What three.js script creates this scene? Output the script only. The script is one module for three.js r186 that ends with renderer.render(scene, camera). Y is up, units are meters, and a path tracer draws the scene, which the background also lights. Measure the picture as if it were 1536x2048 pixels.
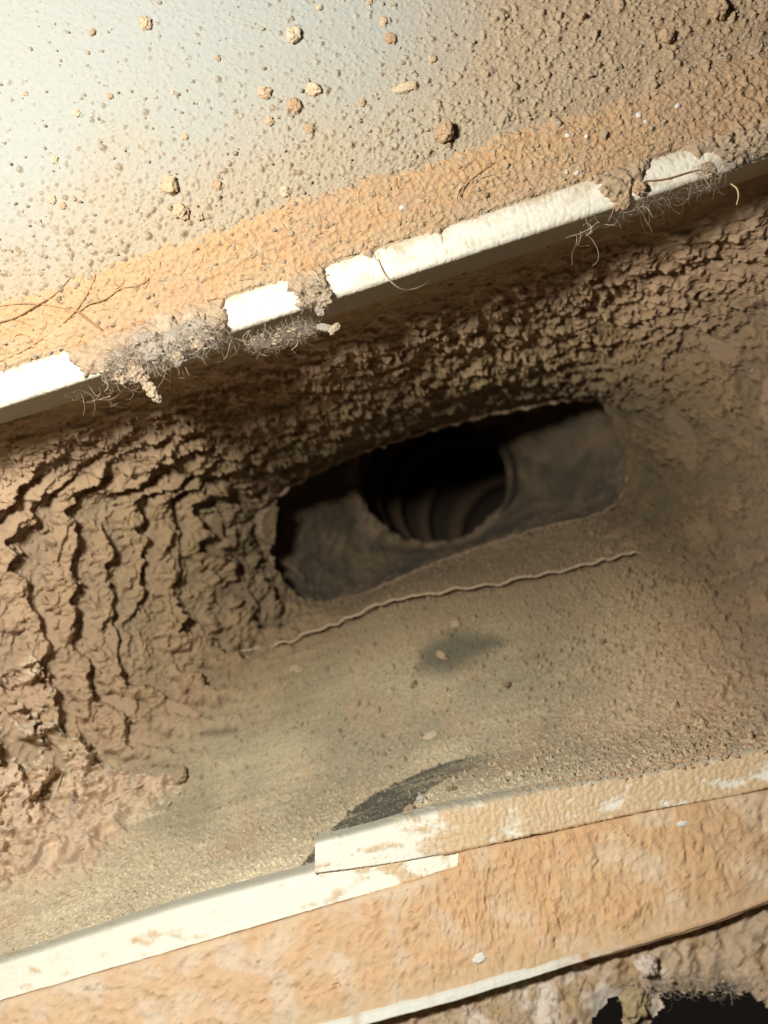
import * as THREE from 'three';
import { mergeGeometries, mergeVertices } from 'three/addons/utils/BufferGeometryUtils.js';

// ---------------------------------------------------------------- camera, light, exposure
const scene = new THREE.Scene();
scene.background = new THREE.Color(0.009, 0.0075, 0.0065);      // the unlit room beyond the torch
const EYE = 0.22, WIDE = 0.2;                                    // metres from the mouth of the duct; width of the view there
const camera = new THREE.PerspectiveCamera(2 * Math.atan(WIDE * (1024 / 768) / 2 / EYE) * 180 / Math.PI, 768 / 1024, 0.01, 10);
camera.position.set(0, 0, EYE);
camera.focus = 0.226; camera.userData.fStop = 9;
scene.add(camera);
const renderer = new THREE.WebGLRenderer({ antialias: true });
renderer.setSize(768, 1024);
renderer.toneMapping = THREE.LinearToneMapping;
renderer.toneMappingExposure = 1;
renderer.shadowMap.enabled = true;
const torch = new THREE.PointLight(new THREE.Color(1, 0.96, 0.87), 0.275);
torch.name = 'torch_light';
torch.position.set(-0.105, 0.068, 0.195);
torch.castShadow = true; torch.shadow.radius = 0.95; torch.shadow.camera.near = 0.01; torch.shadow.camera.far = 2;
scene.add(torch);

// ---------------------------------------------------------------- small tools
const V = (x, y, z) => new THREE.Vector3(x, y, z);
const { clamp, lerp, smoothstep } = THREE.MathUtils;
const ss = (a, b, x) => { let t = (x - a) / (b - a); t = t < 0 ? 0 : t > 1 ? 1 : t; return t * t * (3 - 2 * t); };
function rng(seed) { let s = seed >>> 0; return () => { s = (s + 0x6d2b79f5) | 0; let t = Math.imul(s ^ (s >>> 15), 1 | s); t = (t + Math.imul(t ^ (t >>> 7), 61 | t)) ^ t; return ((t ^ (t >>> 14)) >>> 0) / 4294967296; }; }
const PERM = new Uint8Array(512); { const r = rng(7), a = [...Array(256).keys()]; for (let i = 255; i > 0; i--) { const j = Math.floor(r() * (i + 1)); [a[i], a[j]] = [a[j], a[i]]; } for (let i = 0; i < 512; i++) PERM[i] = a[i & 255]; }
const RND = new Float64Array(1024); { const r = rng(11); for (let i = 0; i < 1024; i++) RND[i] = r(); }
function gr(h, x, y, z) { const u = (h & 15) < 8 ? x : y, v = (h & 15) < 4 ? y : (h & 13) === 12 ? x : z; return ((h & 1) ? -u : u) + ((h & 2) ? -v : v); }
function n3(x, y, z) {                                            // gradient noise, about -1..1
  const xf = Math.floor(x), yf = Math.floor(y), zf = Math.floor(z), X = xf & 255, Y = yf & 255, Z = zf & 255;
  x -= xf; y -= yf; z -= zf;
  const u = x * x * x * (x * (x * 6 - 15) + 10), v = y * y * y * (y * (y * 6 - 15) + 10), w = z * z * z * (z * (z * 6 - 15) + 10);
  const A = PERM[X] + Y, AA = PERM[A] + Z, AB = PERM[A + 1] + Z, B = PERM[X + 1] + Y, BA = PERM[B] + Z, BB = PERM[B + 1] + Z;
  const l = (a, b, t) => a + (b - a) * t;
  return l(l(l(gr(PERM[AA], x, y, z), gr(PERM[BA], x - 1, y, z), u), l(gr(PERM[AB], x, y - 1, z), gr(PERM[BB], x - 1, y - 1, z), u), v),
    l(l(gr(PERM[AA + 1], x, y, z - 1), gr(PERM[BA + 1], x - 1, y, z - 1), u), l(gr(PERM[AB + 1], x, y - 1, z - 1), gr(PERM[BB + 1], x - 1, y - 1, z - 1), u), v), w);
}
function fbm(x, y, z, o) { let s = 0, a = 1, t = 0; for (let i = 0; i < o; i++) { s += a * n3(x, y, z); t += a; a *= 0.5; x = x * 2.03 + 17.1; y = y * 2.03 + 5.3; z = z * 2.03 + 9.7; } return s / t * 1.5; }
// grains strewn on a plane: each cell holds one grain with the given chance; returns the height in cells, 0 where bare
const G = { id: 0 };
function grains(x, y, chance, seed) {
  const wx = n3(x * 2.1, y * 2.1, seed + 0.5), wy = n3(x * 2.1 + 31, y * 2.1, seed + 0.5); x += 0.22 * wx; y += 0.22 * wy;
  const X = Math.floor(x), Y = Math.floor(y); let h = 0;
  for (let j = -1; j <= 1; j++) for (let i = -1; i <= 1; i++) {
    const k = PERM[(PERM[(X + i + seed * 31) & 255] + Y + j) & 255] * 4;
    if (RND[(k + 3) & 1023] > chance) continue;
    const r = 0.19 + 0.42 * RND[(k + 2) & 1023] * RND[(k + 6) & 1023] + 0.08 * wy, dx = x - (X + i + 0.2 + 0.6 * RND[k & 1023]), dy = y - (Y + j + 0.2 + 0.6 * RND[(k + 1) & 1023]);
    const d = (dx * dx + dy * dy) / (r * r);
    if (d < 1) { const v = r * Math.pow(1 - d, 0.62) * (1.0 + 0.45 * wx + 0.35 * wy); if (v > h) { h = v; G.id = RND[(k + 5) & 1023]; } }
  }
  return h;
}
const catmull = (a, b, c, d, t) => 0.5 * (2 * b + (c - a) * t + (2 * a - 5 * b + 4 * c - d) * t * t + (3 * b - a - 3 * c + d) * t * t * t);
const at = (x, y, z) => { const s = (EYE - z) / EYE * WIDE / 1536; return V((x - 768) * s, (1024 - y) * s, z); };   // a measured point of the photograph, at its real distance

// ---------------------------------------------------------------- naming
const used = {}, sheets = {};
const numbered = (n) => { const k = used[n] = (used[n] ?? -1) + 1; return k ? n + '_' + String(k).padStart(3, '0') : n; };
function tag(o, label, category, group, kind) { Object.assign(o.userData, { label, category }); if (group) o.userData.group = group; if (kind) o.userData.kind = kind; return o; }
function thing(name, label, category, p = V(0, 0, 0), group, kind) { const o = new THREE.Group(); o.name = numbered(name); o.position.copy(p); scene.add(o); return tag(o, label, category, group, kind); }
function mesh(name, geo, material, parent = scene) {
  const m = new THREE.Mesh(geo, material); m.name = parent === scene ? numbered(name) : name; m.castShadow = m.receiveShadow = true;
  if (parent !== scene) { parent.updateMatrixWorld(true); m.position.copy(parent.getWorldPosition(V(0, 0, 0))).negate(); }   // geometries are laid out in the scene's axes
  parent.add(m); return m;
}
const matte = (c, r = 1) => new THREE.MeshStandardMaterial({ color: new THREE.Color(...c), roughness: r });
const dustMat = new THREE.MeshStandardMaterial({ vertexColors: true, roughness: 1 }); dustMat.name = 'dust';
const paintMat = new THREE.MeshStandardMaterial({ vertexColors: true, roughness: 0.55 }); paintMat.name = 'painted metal';

// ---------------------------------------------------------------- relief sheets
// a grid of points with a height and a colour at each; surf(x, y, z in mm, u, v, out) fills out.h (mm) and out.c
class Sheet {
  constructor(nu, nv, pos, flip = 1, closed = false) {
    Object.assign(this, { nu, nv, closed });
    const n = (nu + 1) * (nv + 1); this.P = new Float32Array(n * 3); this.U = new Float32Array(n * 2);
    const p = V(0, 0, 0);
    for (let j = 0, k = 0; j <= nv; j++) for (let i = 0; i <= nu; i++, k++) { pos(i / nu, j / nv, p); this.P.set([p.x, p.y, p.z], k * 3); this.U[k * 2] = i / nu; this.U[k * 2 + 1] = j / nv; }
    this.flip = flip; this.N = this.normals(this.P, 1); this.Q = this.P;
  }
  normals(P, step) {
    const { nu, nv, closed, flip } = this, N = new Float32Array(P.length);
    for (let j = 0, k = 0; j <= nv; j++) for (let i = 0; i <= nu; i++, k++) {
      let i0 = i - step, i1 = i + step; if (closed) { i0 = (i0 + nu) % nu; i1 = i1 % nu; } else { i0 = Math.max(0, i0); i1 = Math.min(nu, i1); }
      const j0 = Math.max(0, j - step), j1 = Math.min(nv, j + step), a = (j * (nu + 1) + i0) * 3, b = (j * (nu + 1) + i1) * 3, c = (j0 * (nu + 1) + i) * 3, d = (j1 * (nu + 1) + i) * 3;
      const ax = P[b] - P[a], ay = P[b + 1] - P[a + 1], az = P[b + 2] - P[a + 2], bx = P[d] - P[c], by = P[d + 1] - P[c + 1], bz = P[d + 2] - P[c + 2];
      let x = ay * bz - az * by, y = az * bx - ax * bz, z = ax * by - ay * bx; const l = flip / (Math.hypot(x, y, z) || 1);
      N[k * 3] = x * l; N[k * 3 + 1] = y * l; N[k * 3 + 2] = z * l;
    }
    return N;
  }
  shape(surf) {
    const n = this.P.length / 3, Q = new Float32Array(n * 3), C = new Float32Array(n * 3), K = new Uint8Array(n), o = { h: 0, c: [1, 1, 1], keep: true, lean: null }, { P, N, U } = this;
    for (let k = 0; k < n; k++) {
      const a = k * 3; o.keep = true; o.lean = null;
      surf(P[a] * 1000, P[a + 1] * 1000, P[a + 2] * 1000, U[k * 2], U[k * 2 + 1], o, N[a], N[a + 1], N[a + 2]);
      const h = o.h / 1000;
      Q[a] = P[a] + N[a] * h; Q[a + 1] = P[a + 1] + N[a + 1] * h; Q[a + 2] = P[a + 2] + N[a + 2] * h;
      C[a] = clamp(o.c[0], 0, 1); C[a + 1] = clamp(o.c[1], 0, 1); C[a + 2] = clamp(o.c[2], 0, 1); K[k] = o.keep ? 1 : 0;
    }
    Object.assign(this, { Q, C, K, M: this.normals(Q, 1) });
    return this;
  }
  geometry(i0 = 0, i1 = this.nu, j0 = 0, j1 = this.nv) {
    const w = i1 - i0 + 1, h = j1 - j0 + 1, pos = new Float32Array(w * h * 3), nor = new Float32Array(w * h * 3), col = new Float32Array(w * h * 3), idx = [];
    for (let j = 0; j < h; j++) { const a = ((j + j0) * (this.nu + 1) + i0) * 3; pos.set(this.Q.subarray(a, a + w * 3), j * w * 3); nor.set(this.M.subarray(a, a + w * 3), j * w * 3); col.set(this.C.subarray(a, a + w * 3), j * w * 3); }
    const index = new Uint32Array((w - 1) * (h - 1) * 6); let m = 0;
    for (let j = 0; j < h - 1; j++) for (let i = 0; i < w - 1; i++) {
      const g = (j + j0) * (this.nu + 1) + i + i0; if (!(this.K[g] && this.K[g + 1] && this.K[g + this.nu + 1] && this.K[g + this.nu + 2])) continue;
      const a = j * w + i, b = a + 1, c = a + w, d = c + 1;
      if (this.flip > 0) { index[m++] = a; index[m++] = b; index[m++] = c; index[m++] = b; index[m++] = d; index[m++] = c; } else { index[m++] = a; index[m++] = c; index[m++] = b; index[m++] = b; index[m++] = c; index[m++] = d; }
    }
    const geo = new THREE.BufferGeometry();
    geo.setAttribute('position', new THREE.BufferAttribute(pos, 3)); geo.setAttribute('normal', new THREE.BufferAttribute(nor, 3)); geo.setAttribute('color', new THREE.BufferAttribute(col, 3));
    geo.setIndex(new THREE.BufferAttribute(index.slice(0, m), 1));
    return geo;
  }
  find(x, y) {                                                    // the place on this sheet seen at a measured point of the photograph
    const { Q } = this, fx = (x - 768) * WIDE / 1536 / EYE, fy = (1024 - y) * WIDE / 1536 / EYE; let best = 1e9, k0 = 0;
    for (let k = 0; k < Q.length / 3; k++) { const d = EYE - Q[k * 3 + 2], ex = Q[k * 3] / d - fx, ey = Q[k * 3 + 1] / d - fy, e = ex * ex + ey * ey; if (e < best) { best = e; k0 = k; } }
    const a = k0 * 3; return { p: V(Q[a], Q[a + 1], Q[a + 2]), n: V(this.N[a], this.N[a + 1], this.N[a + 2]), u: this.U[k0 * 2], v: this.U[k0 * 2 + 1] };
  }
}
const mixc = (o, a, b, t) => { t = t < 0 ? 0 : t > 1 ? 1 : t; o[0] = a[0] + (b[0] - a[0]) * t; o[1] = a[1] + (b[1] - a[1]) * t; o[2] = a[2] + (b[2] - a[2]) * t; };
const into = (o, b, t) => mixc(o, o, b, t);
const gain = (o, f) => { o[0] *= f; o[1] *= f; o[2] *= f; };
// distance (mm) inside (+) or outside (-) an outline
function inside(poly, x, y) {
  let d = 1e9, inn = false;
  for (let i = 0, j = poly.length - 1; i < poly.length; j = i++) {
    const [ax, ay] = poly[i], [bx, by] = poly[j], ex = bx - ax, ey = by - ay, t = clamp(((x - ax) * ex + (y - ay) * ey) / (ex * ex + ey * ey || 1), 0, 1), q = Math.hypot(x - ax - ex * t, y - ay - ey * t);
    if (q < d) d = q;
    if ((ay > y) !== (by > y) && x < (bx - ax) * (y - ay) / (by - ay) + ax) inn = !inn;
  }
  return inn ? d : -d;
}

// base colours
const TAN = [0.54, 0.375, 0.235], ORANGE = [0.53, 0.32, 0.16], BANDPALE = [0.52, 0.395, 0.25], PALE = [0.64, 0.49, 0.33], PINK = [0.60, 0.405, 0.275], GREYDUST = [0.33, 0.265, 0.195], OLIVE = [0.46, 0.40, 0.265], METAL = [0.185, 0.18, 0.14], SCRAPED = [0.075, 0.075, 0.062], WHITE = [0.87, 0.835, 0.715], PANEL = [0.385, 0.395, 0.365], LINT = [0.34, 0.31, 0.27];

// ---------------------------------------------------------------- the duct boot: a funnel from the wide mouth to a narrow throat
const RINGS = [
  [-0.010, [[-380, 1050], [-250, 890], [100, 775], [450, 662], [900, 515], [1300, 385], [1760, 240], [1880, 600], [1900, 1000], [1850, 1480], [1350, 1548, -0.002], [950, 1622, -0.002], [600, 1756, -0.002], [200, 1872, -0.002], [-250, 2030, -0.002], [-430, 1500]]],
  [-0.045, [[-20, 1120], [40, 960], [280, 840], [580, 745], [900, 640], [1240, 540], [1520, 560], [1640, 760], [1650, 1000], [1570, 1290], [1250, 1420], [920, 1490], [620, 1570], [330, 1640], [90, 1590], [-10, 1350]]],
  [-0.085, [[375, 1080], [400, 960], [560, 880], [720, 825], [900, 772], [1150, 715], [1300, 770], [1375, 890], [1385, 1000], [1330, 1090], [1200, 1135], [1000, 1178], [790, 1213], [650, 1268], [490, 1310], [400, 1220]]],
  [-0.120, [[535, 1060], [560, 985], [680, 915], [780, 880], [900, 843], [1060, 808], [1190, 795], [1240, 870], [1255, 950], [1215, 1020], [1090, 1055], [960, 1095], [840, 1140], [720, 1190], [610, 1200], [545, 1130]]],
].map(([z, pts]) => pts.map(([x, y, own]) => at(x, y, own ?? z)));
function ringAt(ring, k, o) { const n = ring.length, i = Math.floor(k), t = k - i, a = ring[(i - 1 + n) % n], b = ring[i % n], c = ring[(i + 1) % n], d = ring[(i + 2) % n]; return o.set(catmull(a.x, b.x, c.x, d.x, t), catmull(a.y, b.y, c.y, d.y, t), catmull(a.z, b.z, c.z, d.z, t)); }
const ra = V(0, 0, 0), rb = V(0, 0, 0), rc = V(0, 0, 0), rd = V(0, 0, 0);
function loft(rings, k, v, o) {
  const n = rings.length - 1, i = Math.min(n - 1, Math.floor(v)), t = v - i;
  ringAt(rings[Math.max(0, i - 1)], k, ra); ringAt(rings[i], k, rb); ringAt(rings[i + 1], k, rc); ringAt(rings[Math.min(n, i + 2)], k, rd);
  return o.set(catmull(ra.x, rb.x, rc.x, rd.x, t), catmull(ra.y, rb.y, rc.y, rd.y, t), catmull(ra.z, rb.z, rc.z, rd.z, t));
}
function spread(weights) { const total = weights.reduce((a, b) => a + b), cum = [0]; for (const w of weights) cum.push(cum[cum.length - 1] + w / total); return (u) => { let i = 0; while (i < weights.length - 1 && u > cum[i + 1]) i++; return i + (u - cum[i]) / (cum[i + 1] - cum[i]); }; }
const keyOf = spread([110, 280, 300, 320, 340, 230, 150, 130, 160, 300, 330, 320, 310, 280, 230, 220]), depthOf = spread([150, 175, 75]);
const NU = 1400, NV = 372;
const boot = new Sheet(NU, NV, (u, v, p) => loft(RINGS, Math.min(keyOf(u), 15.99999) % 16, depthOf(v), p), -1, true);
const flat = (pts) => pts.map(([x, y]) => { const f = boot.find(x, y).p; return [f.x * 1000, f.z * 1000]; });
const scrapeA = flat([[585, 1760], [610, 1722], [640, 1680], [690, 1630], [740, 1592], [830, 1548], [900, 1521], [1010, 1502], [965, 1532], [900, 1556], [840, 1590], [800, 1635], [780, 1665], [700, 1700]]);
const scrapeB = flat([[832, 1345], [842, 1300], [865, 1282], [910, 1262], [985, 1268], [1010, 1290], [960, 1320], [900, 1350]]);
const scrapeC = flat([[395, 1470], [420, 1460], [475, 1455], [478, 1464], [430, 1474]]);
const heapAt = boot.find(110, 1640).p, heapEdge = flat([[-120, 1480], [60, 1490], [160, 1520], [260, 1500], [370, 1510], [410, 1550], [370, 1600], [280, 1640], [250, 1700], [190, 1760], [60, 1800], [-120, 1830]]);
const slitA = boot.find(1338, 778).p.multiplyScalar(1000), slitB = boot.find(1358, 806).p.multiplyScalar(1000);   // a slit in the right wall
// broad flakes of settled dust: [x, y, half length round the duct, half width along it, height], mm
const FLAKES = [[325, 1110, 17, 5.5, 3.6], [552, 1050, 9, 6.5, 4.6], [205, 1270, 12, 4.5, 3.2], [430, 1090, 14, 4, 2.2], [480, 1190, 12, 4, 2.6], [625, 1222, 9, 3, 1.3], [520, 960, 9, 3.5, 2.4], [700, 880, 8, 3, 1.8], [1170, 770, 7, 3, 1.3], [1250, 1060, 8, 3, 1.1], [100, 1255, 9, 3.5, 2.4], [700, 1250, 0.1, 0.1, 0], [530, 860, 13, 4, 2.4], [640, 868, 7, 5, 2.4], [850, 800, 5, 3, 1.6], [270, 920, 10, 3.5, 2.6], [1365, 880, 13, 4, 1.0], [1195, 885, 6, 5.5, 1.3], [1390, 745, 7, 5, 1.0], [1440, 690, 8, 5, 1.2], [1500, 560, 16, 4, 1.6], [1430, 760, 8, 3, 1.0], [1560, 820, 12, 6, 1.2], [240, 1390, 9, 4, 2.5], [350, 1420, 10, 3, 2]].map(([x, y, l, w, h]) => {
  const f = boot.find(x, y), q = V(0, 0, 0), k = keyOf(Math.min(f.u, 0.9999)); loft(RINGS, (k + 0.06) % 16, depthOf(f.v), q);
  const a = q.sub(f.p).normalize(), b = f.n.clone().cross(a).normalize(); if (b.z > 0) b.negate();
  return { p: f.p.clone().multiplyScalar(1000), a, b, l, w, h };
});
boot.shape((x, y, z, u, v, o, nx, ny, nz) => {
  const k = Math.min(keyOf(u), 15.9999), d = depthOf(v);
  const wide = ss(0.7, 1.8, d), left = 1 - ss(0.7, 2.0 + 1.6 * wide, k) + ss(13.2 - 0.7 * wide, 14.7 - 0.5 * wide, k), top = ss(0.8, 2.2, k) * (1 - ss(5.6, 6.6, k)), right = ss(5.3, 6.4, k) * (1 - ss(8.9, 9.8, k)), low = ss(8.8, 9.7, k) * (1 - ss(13.2 - 0.7 * wide, 14.6 - 0.5 * wide, k));
  const fine = fbm(x * 0.9, y * 0.9, z * 0.9, 3), mid = fbm(x * 0.22, y * 0.22, z * 0.22, 3), big = fbm(x * 0.06 + 3, y * 0.06, z * 0.06, 2), warp = fbm(x * 0.5 + 40, y * 0.5, z * 0.5 + 7, 3);
  let h = 0; const c = o.c; c[0] = 0; c[1] = 0; c[2] = 0;
  let tw = 0; const add = (col, w) => { c[0] += col[0] * w; c[1] += col[1] * w; c[2] += col[2] * w; tw += w; };
  if (left > 0.001) {       // terraces of layered dust
    const kk = k < 8 ? k + 16 : k, psi = d < 1 ? 1.2 + 3.4 * (d - 1) : d < 2 ? 1.2 + 4.9 * (d - 1) : 6.1 + 2.4 * (d - 2);
    const ph = psi - 0.07 * (kk - 15.6) * (kk - 15.6) + 0.85 * fbm(kk * 0.8, psi * 0.25, 2, 2) + 0.36 * fbm(kk * 3.0, psi * 0.6, 6, 2) + 0.2 * mid + 0.11 * warp, id = Math.floor(ph), f = ph - id;
    const amp = ss(-0.5, 0.3, n3(id * 3.37, kk * 1.3, 4) + 0.25) * (0.5 + 0.5 * ss(-0.4, 0.05, fbm(x * 0.08, y * 0.08 + 3, z * 0.08, 2))), cut = 0.54 + 0.2 * n3(id * 7.7, kk * 0.9, 3);
    const saw = (0.35 + 0.65 * Math.pow(f / cut, 0.8)) * ss(0, 0.12, f) * (1 - ss(cut - 0.03, cut + 0.09, f));
    const ph2 = psi * 2.7 + 1.2 * fbm(kk * 1.6, psi * 0.4, 12, 2) + 0.5 * mid + 0.24 * warp, id2 = Math.floor(ph2), f2 = ph2 - id2, saw2 = Math.pow(f2 / 0.72, 0.7) * (1 - ss(0.72, 0.82, f2)) * ss(-0.3, 0.3, n3(id2 * 2.9, kk * 2.4, 7));
    const deep = 1 - 0.3 * ss(2, 3, d);
    const lump = ss(0.05, 0.5, warp) * 0.55 + 0.35 * mid;
    const th = (saw * 6.6 * amp + saw2 * 1.7 + lump * 1.5 + 0.4 * fine + 0.12 * n3(x * 2.6, y * 2.6, z * 2.6)) * deep;
    h += left * th;
    const col = [0, 0, 0]; mixc(col, GREYDUST, TAN, 0.5 + 0.75 * Math.max(saw * amp, saw2 * 0.6) - 0.25 * ss(1.9, 2.8, d)); into(col, PINK, 0.5 * ss(0, 0.5, big)); gain(col, 1 + 0.1 * fine);
    add(col, left);
  }
  if (top > 0.001) {        // crumbs and flakes hanging from the upper wall
    const s1 = fbm(x * 0.17, y * 0.34, z * 0.26, 3) + 0.22 * warp, patch = ss(0.02, 0.22, s1), s2 = fbm(x * 0.5 + 9, y * 0.8, z * 0.75, 2), crumb = ss(0.1, 0.4, s2);
    const lip = ss(0.35, 1.0, d + 0.15 * big) * (1 - 0.3 * ss(2, 2.9, d));
    const step = ss(0.0, 0.14, fbm(x * 0.045 + 5, y * 0.1, z * 0.14 + 2, 2) + 0.1 * warp);
    h += top * (lip * (patch * (1.9 + 0.8 * mid) + crumb * 1.3 * (0.4 + 0.6 * ss(-0.2, 0.3, mid)) + step * 1.5) + (0.1 + 0.2 * ss(0.4, 1.0, d)) * fine);
    const col = [0, 0, 0]; mixc(col, [0.33, 0.225, 0.125], TAN, 0.35 + 0.5 * patch + 0.3 * crumb); into(col, PINK, 0.35 * ss(0, 0.5, big)); into(col, GREYDUST, 0.45 * ss(1.7, 2.5, d)); gain(col, 1 + 0.12 * fine);
    add(col, top);
  }
  if (right > 0.001) {      // smooth film with broad flat patches
    const p1 = ss(-0.05, 0.3, 0.12 * fine + fbm(x * 0.075 + 11, y * 0.055, z * 0.075, 3) + 0.08 * warp), p2 = ss(0.16, 0.34, fbm(x * 0.2, y * 0.16 + 4, z * 0.2, 3));
    h += right * (p1 * 1.7 + p2 * 1.3 + 0.42 * fine + 0.9 * mid + 1.3 * ss(0.05, 0.4, warp) * ss(-0.2, 0.3, big) + 1.2 * grains(y * 0.7, z * 0.55, 0.45, 18) + 1.5 * grains(y * 0.3, z * 0.3, 0.3, 17) - 1.3 * ss(0.33, 0.5, fbm(x * 0.3 + 2, y * 0.3, z * 0.3, 2)) * ss(7.4, 6.2, k));
    const col = [0, 0, 0]; mixc(col, [0.28, 0.205, 0.135], [0.50, 0.33, 0.19], 0.2 + 0.38 * p1 + 0.3 * p2 + 0.25 * mid); into(col, METAL, 0.3 * ss(0.1, 0.5, -big)); gain(col, 1 + 0.08 * fine);
    add(col, right);
  }
  if (low > 0.001) {        // sheet metal under a sifting of sand, crumbly towards the right, wiped along its length
    const rough = ss(10.9, 9.4, k) * 0.9 + 0.12, near = 1 - ss(0.0, 1.2, d);
    const g1 = grains(x * 0.8, z * 0.8, 0.2 + 0.5 * rough, 1), i1 = G.id, g2 = grains(x * 1.7, z * 1.7, 0.45 + 0.4 * rough, 2), g3 = grains(x * 0.33, z * 0.33, 0.05 + 0.25 * rough, 3);
    const wipe = fbm(x * 0.035, z * 0.5, 3, 3), film = ss(-0.45, 0.5, fbm(x * 0.03 + 8, z * 0.05, 1, 3) + 0.22 * wipe);
    h += low * (g1 * 3.0 + g2 * 1.7 + g3 * 3.6 * rough + 0.16 * fine + 0.25 * mid * rough + 0.06 * wipe + (d > 2.02 ? -0.6 : 0));
    const col = [0, 0, 0]; mixc(col, [0.37, 0.33, 0.225], [0.66, 0.57, 0.385], film * 0.6 + 0.5 * near - 0.05); into(col, [0.80, 0.72, 0.52], 0.75 * ss(0.75, 0.1, d) * (0.6 + 0.4 * film));
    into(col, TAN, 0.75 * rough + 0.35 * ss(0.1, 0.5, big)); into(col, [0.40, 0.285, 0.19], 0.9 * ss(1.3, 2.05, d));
    if (g2 > 0) into(col, PALE, 0.35); if (g1 > 0) into(col, i1 > 0.25 ? PALE : GREYDUST, 0.4);
    { const q = n3(x * 3.1, 3, z * 2.6) + 0.6 * n3(x * 6, 9, z * 5); gain(col, 1 + 0.62 * q); }
    if (d < 1.75) {
      const speck = ss(0.25, 0.55, fbm(x * 2.2, z * 2.2, 5, 2));
      const a = inside(scrapeA, x + 0.5 * warp, z + 0.5 * warp) + (x > 22 ? -3 + 0 : 0) * 0, sa = ss(-0.2, 0.5, a);
      if (sa > 0) { into(col, SCRAPED, sa * (0.95 - 0.6 * speck) * (0.55 + 0.45 * ss(0.6, 0.0, wipe + 0.5 * ss(0, 26, x))) * ss(42, 20, x + 6 * wipe)); h -= low * sa * (g1 * 0.8 + g3 * 1.8 * rough + 0.25); }
      const b = ss(-2.5, 3, inside(scrapeB, x + 1.5 * wipe, z)); if (b > 0) { into(col, [0.14, 0.135, 0.10], b * 0.8); h -= low * b * g1 * 0.7; }
      const e = ss(-0.6, 0.8, inside(scrapeC, x, z)); if (e > 0) into(col, SCRAPED, e * 0.8);
    }
    gain(col, 1 + 0.12 * fine + 0.06 * wipe);
    add(col, low);
  }
  gain(c, 1 / (tw || 1));
  h *= (ss(0, 0.06, v) * 0.95 + 0.05) * (1 - 0.75 * ss(2.45, 2.95, d)); h += ss(2.4, 3, d) * (1.8 * Math.max(0, warp) + 1.3 * mid + 0.3 * fine);
  for (const q of FLAKES) {
    const dx = x - q.p.x, dy = y - q.p.y, dz = z - q.p.z; if (dx * dx + dy * dy + dz * dz > 900) continue;
    const e = (dx * q.a.x + dy * q.a.y + dz * q.a.z) / q.l + 0.10 * warp, g = (dx * q.b.x + dy * q.b.y + dz * q.b.z) / q.w, gg = g + 0.28 * mid + 0.14 * warp, r = Math.sqrt(e * e + (gg > 0 ? gg * gg : gg * gg * 0.45));
    const m = ss(1.0, 0.86, r) * (0.75 + 0.25 * ss(-1, 0.8, gg)); if (m > 0) { const t = q.h * m * (1 + 0.08 * fine); if (t > h) { h = lerp(h, t, ss(1, 0.9, r)); into(c, PINK, 0.55 * m); } }
  }
  gain(c, (1 - 0.56 * ss(0.7, 2.5, d)) * (1 - 0.22 * right)); c[2] *= 1 - 0.14 * ss(0.9, 2.2, d);  // torch falloff with depth painted into the dust colour; right wall toned darker
  { const ex = slitB.x - slitA.x, ey = slitB.y - slitA.y, ez = slitB.z - slitA.z, t = clamp(((x - slitA.x) * ex + (y - slitA.y) * ey + (z - slitA.z) * ez) / (ex * ex + ey * ey + ez * ez), 0, 1), q = Math.hypot(x - slitA.x - ex * t, y - slitA.y - ey * t, z - slitA.z - ez * t); if (q < 2) h -= 5 * ss(1.1, 0.5, q + 0.3 * warp); }
  o.h = h;
});
const ductBoot = thing('duct_boot', 'dust caked sheet metal duct boot narrowing to an oval throat behind the white edges', 'air duct', V(0, 0, -0.12));
const uOf = (key) => { let a = 0, b = 1; for (let i = 0; i < 40; i++) { const m = (a + b) / 2; keyOf(m) < key ? a = m : b = m; } return Math.round(a * NU); };
{
  const c = [0, uOf(1.2), uOf(6.1), uOf(9.3), uOf(14.1), NU];
  const wl = mergeGeometries([boot.geometry(c[4], c[5]), boot.geometry(c[0], c[1])]);
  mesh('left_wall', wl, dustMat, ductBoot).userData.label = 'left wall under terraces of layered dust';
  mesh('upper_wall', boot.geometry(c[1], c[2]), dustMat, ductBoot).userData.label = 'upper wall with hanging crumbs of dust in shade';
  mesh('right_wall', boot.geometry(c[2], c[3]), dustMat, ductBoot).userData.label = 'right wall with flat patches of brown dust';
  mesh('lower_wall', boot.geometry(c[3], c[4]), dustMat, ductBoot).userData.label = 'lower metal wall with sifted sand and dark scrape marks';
}

// throat chamber and the back plate with the round hole
const holeC = at(868, 955, -0.175), holeR = 0.0375;
const CH = [];
{
  const mid3 = RINGS[3].reduce((a, p) => a.add(p), V(0, 0, 0)).multiplyScalar(1 / 16), gap = (p) => ss(-0.2, 0.8, (p.y - mid3.y) / 0.025 - 0.5 * (p.x - mid3.x) / 0.06);   // the metal stands off from the throat along the top and left
  const ring = (f, stand, z) => RINGS[3].map((p) => { const k = f + stand * gap(p); return V(mid3.x + (p.x - mid3.x) * k, mid3.y + (p.y - mid3.y) * k, z); });
  const hole = (g, z) => RINGS[3].map((p) => { const a = Math.atan2(p.y - mid3.y, (p.x - mid3.x) * 0.62); return V(holeC.x + Math.cos(a) * holeR * g, holeC.y + Math.sin(a) * holeR * 0.86 * g, z - 0.006 * Math.cos(a)); });
  const h1 = hole(1.22, -0.166), r2 = ring(0.97, 0.16, -0.15);
  CH.push(ring(1.01, 0.03, -0.1195), ring(1.0, 0.14, -0.134), r2.map((p, i) => p.lerp(h1[i], 0.35).setZ(-0.149)), hole(1.0, -0.176), hole(0.97, -0.180));
}
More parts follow.
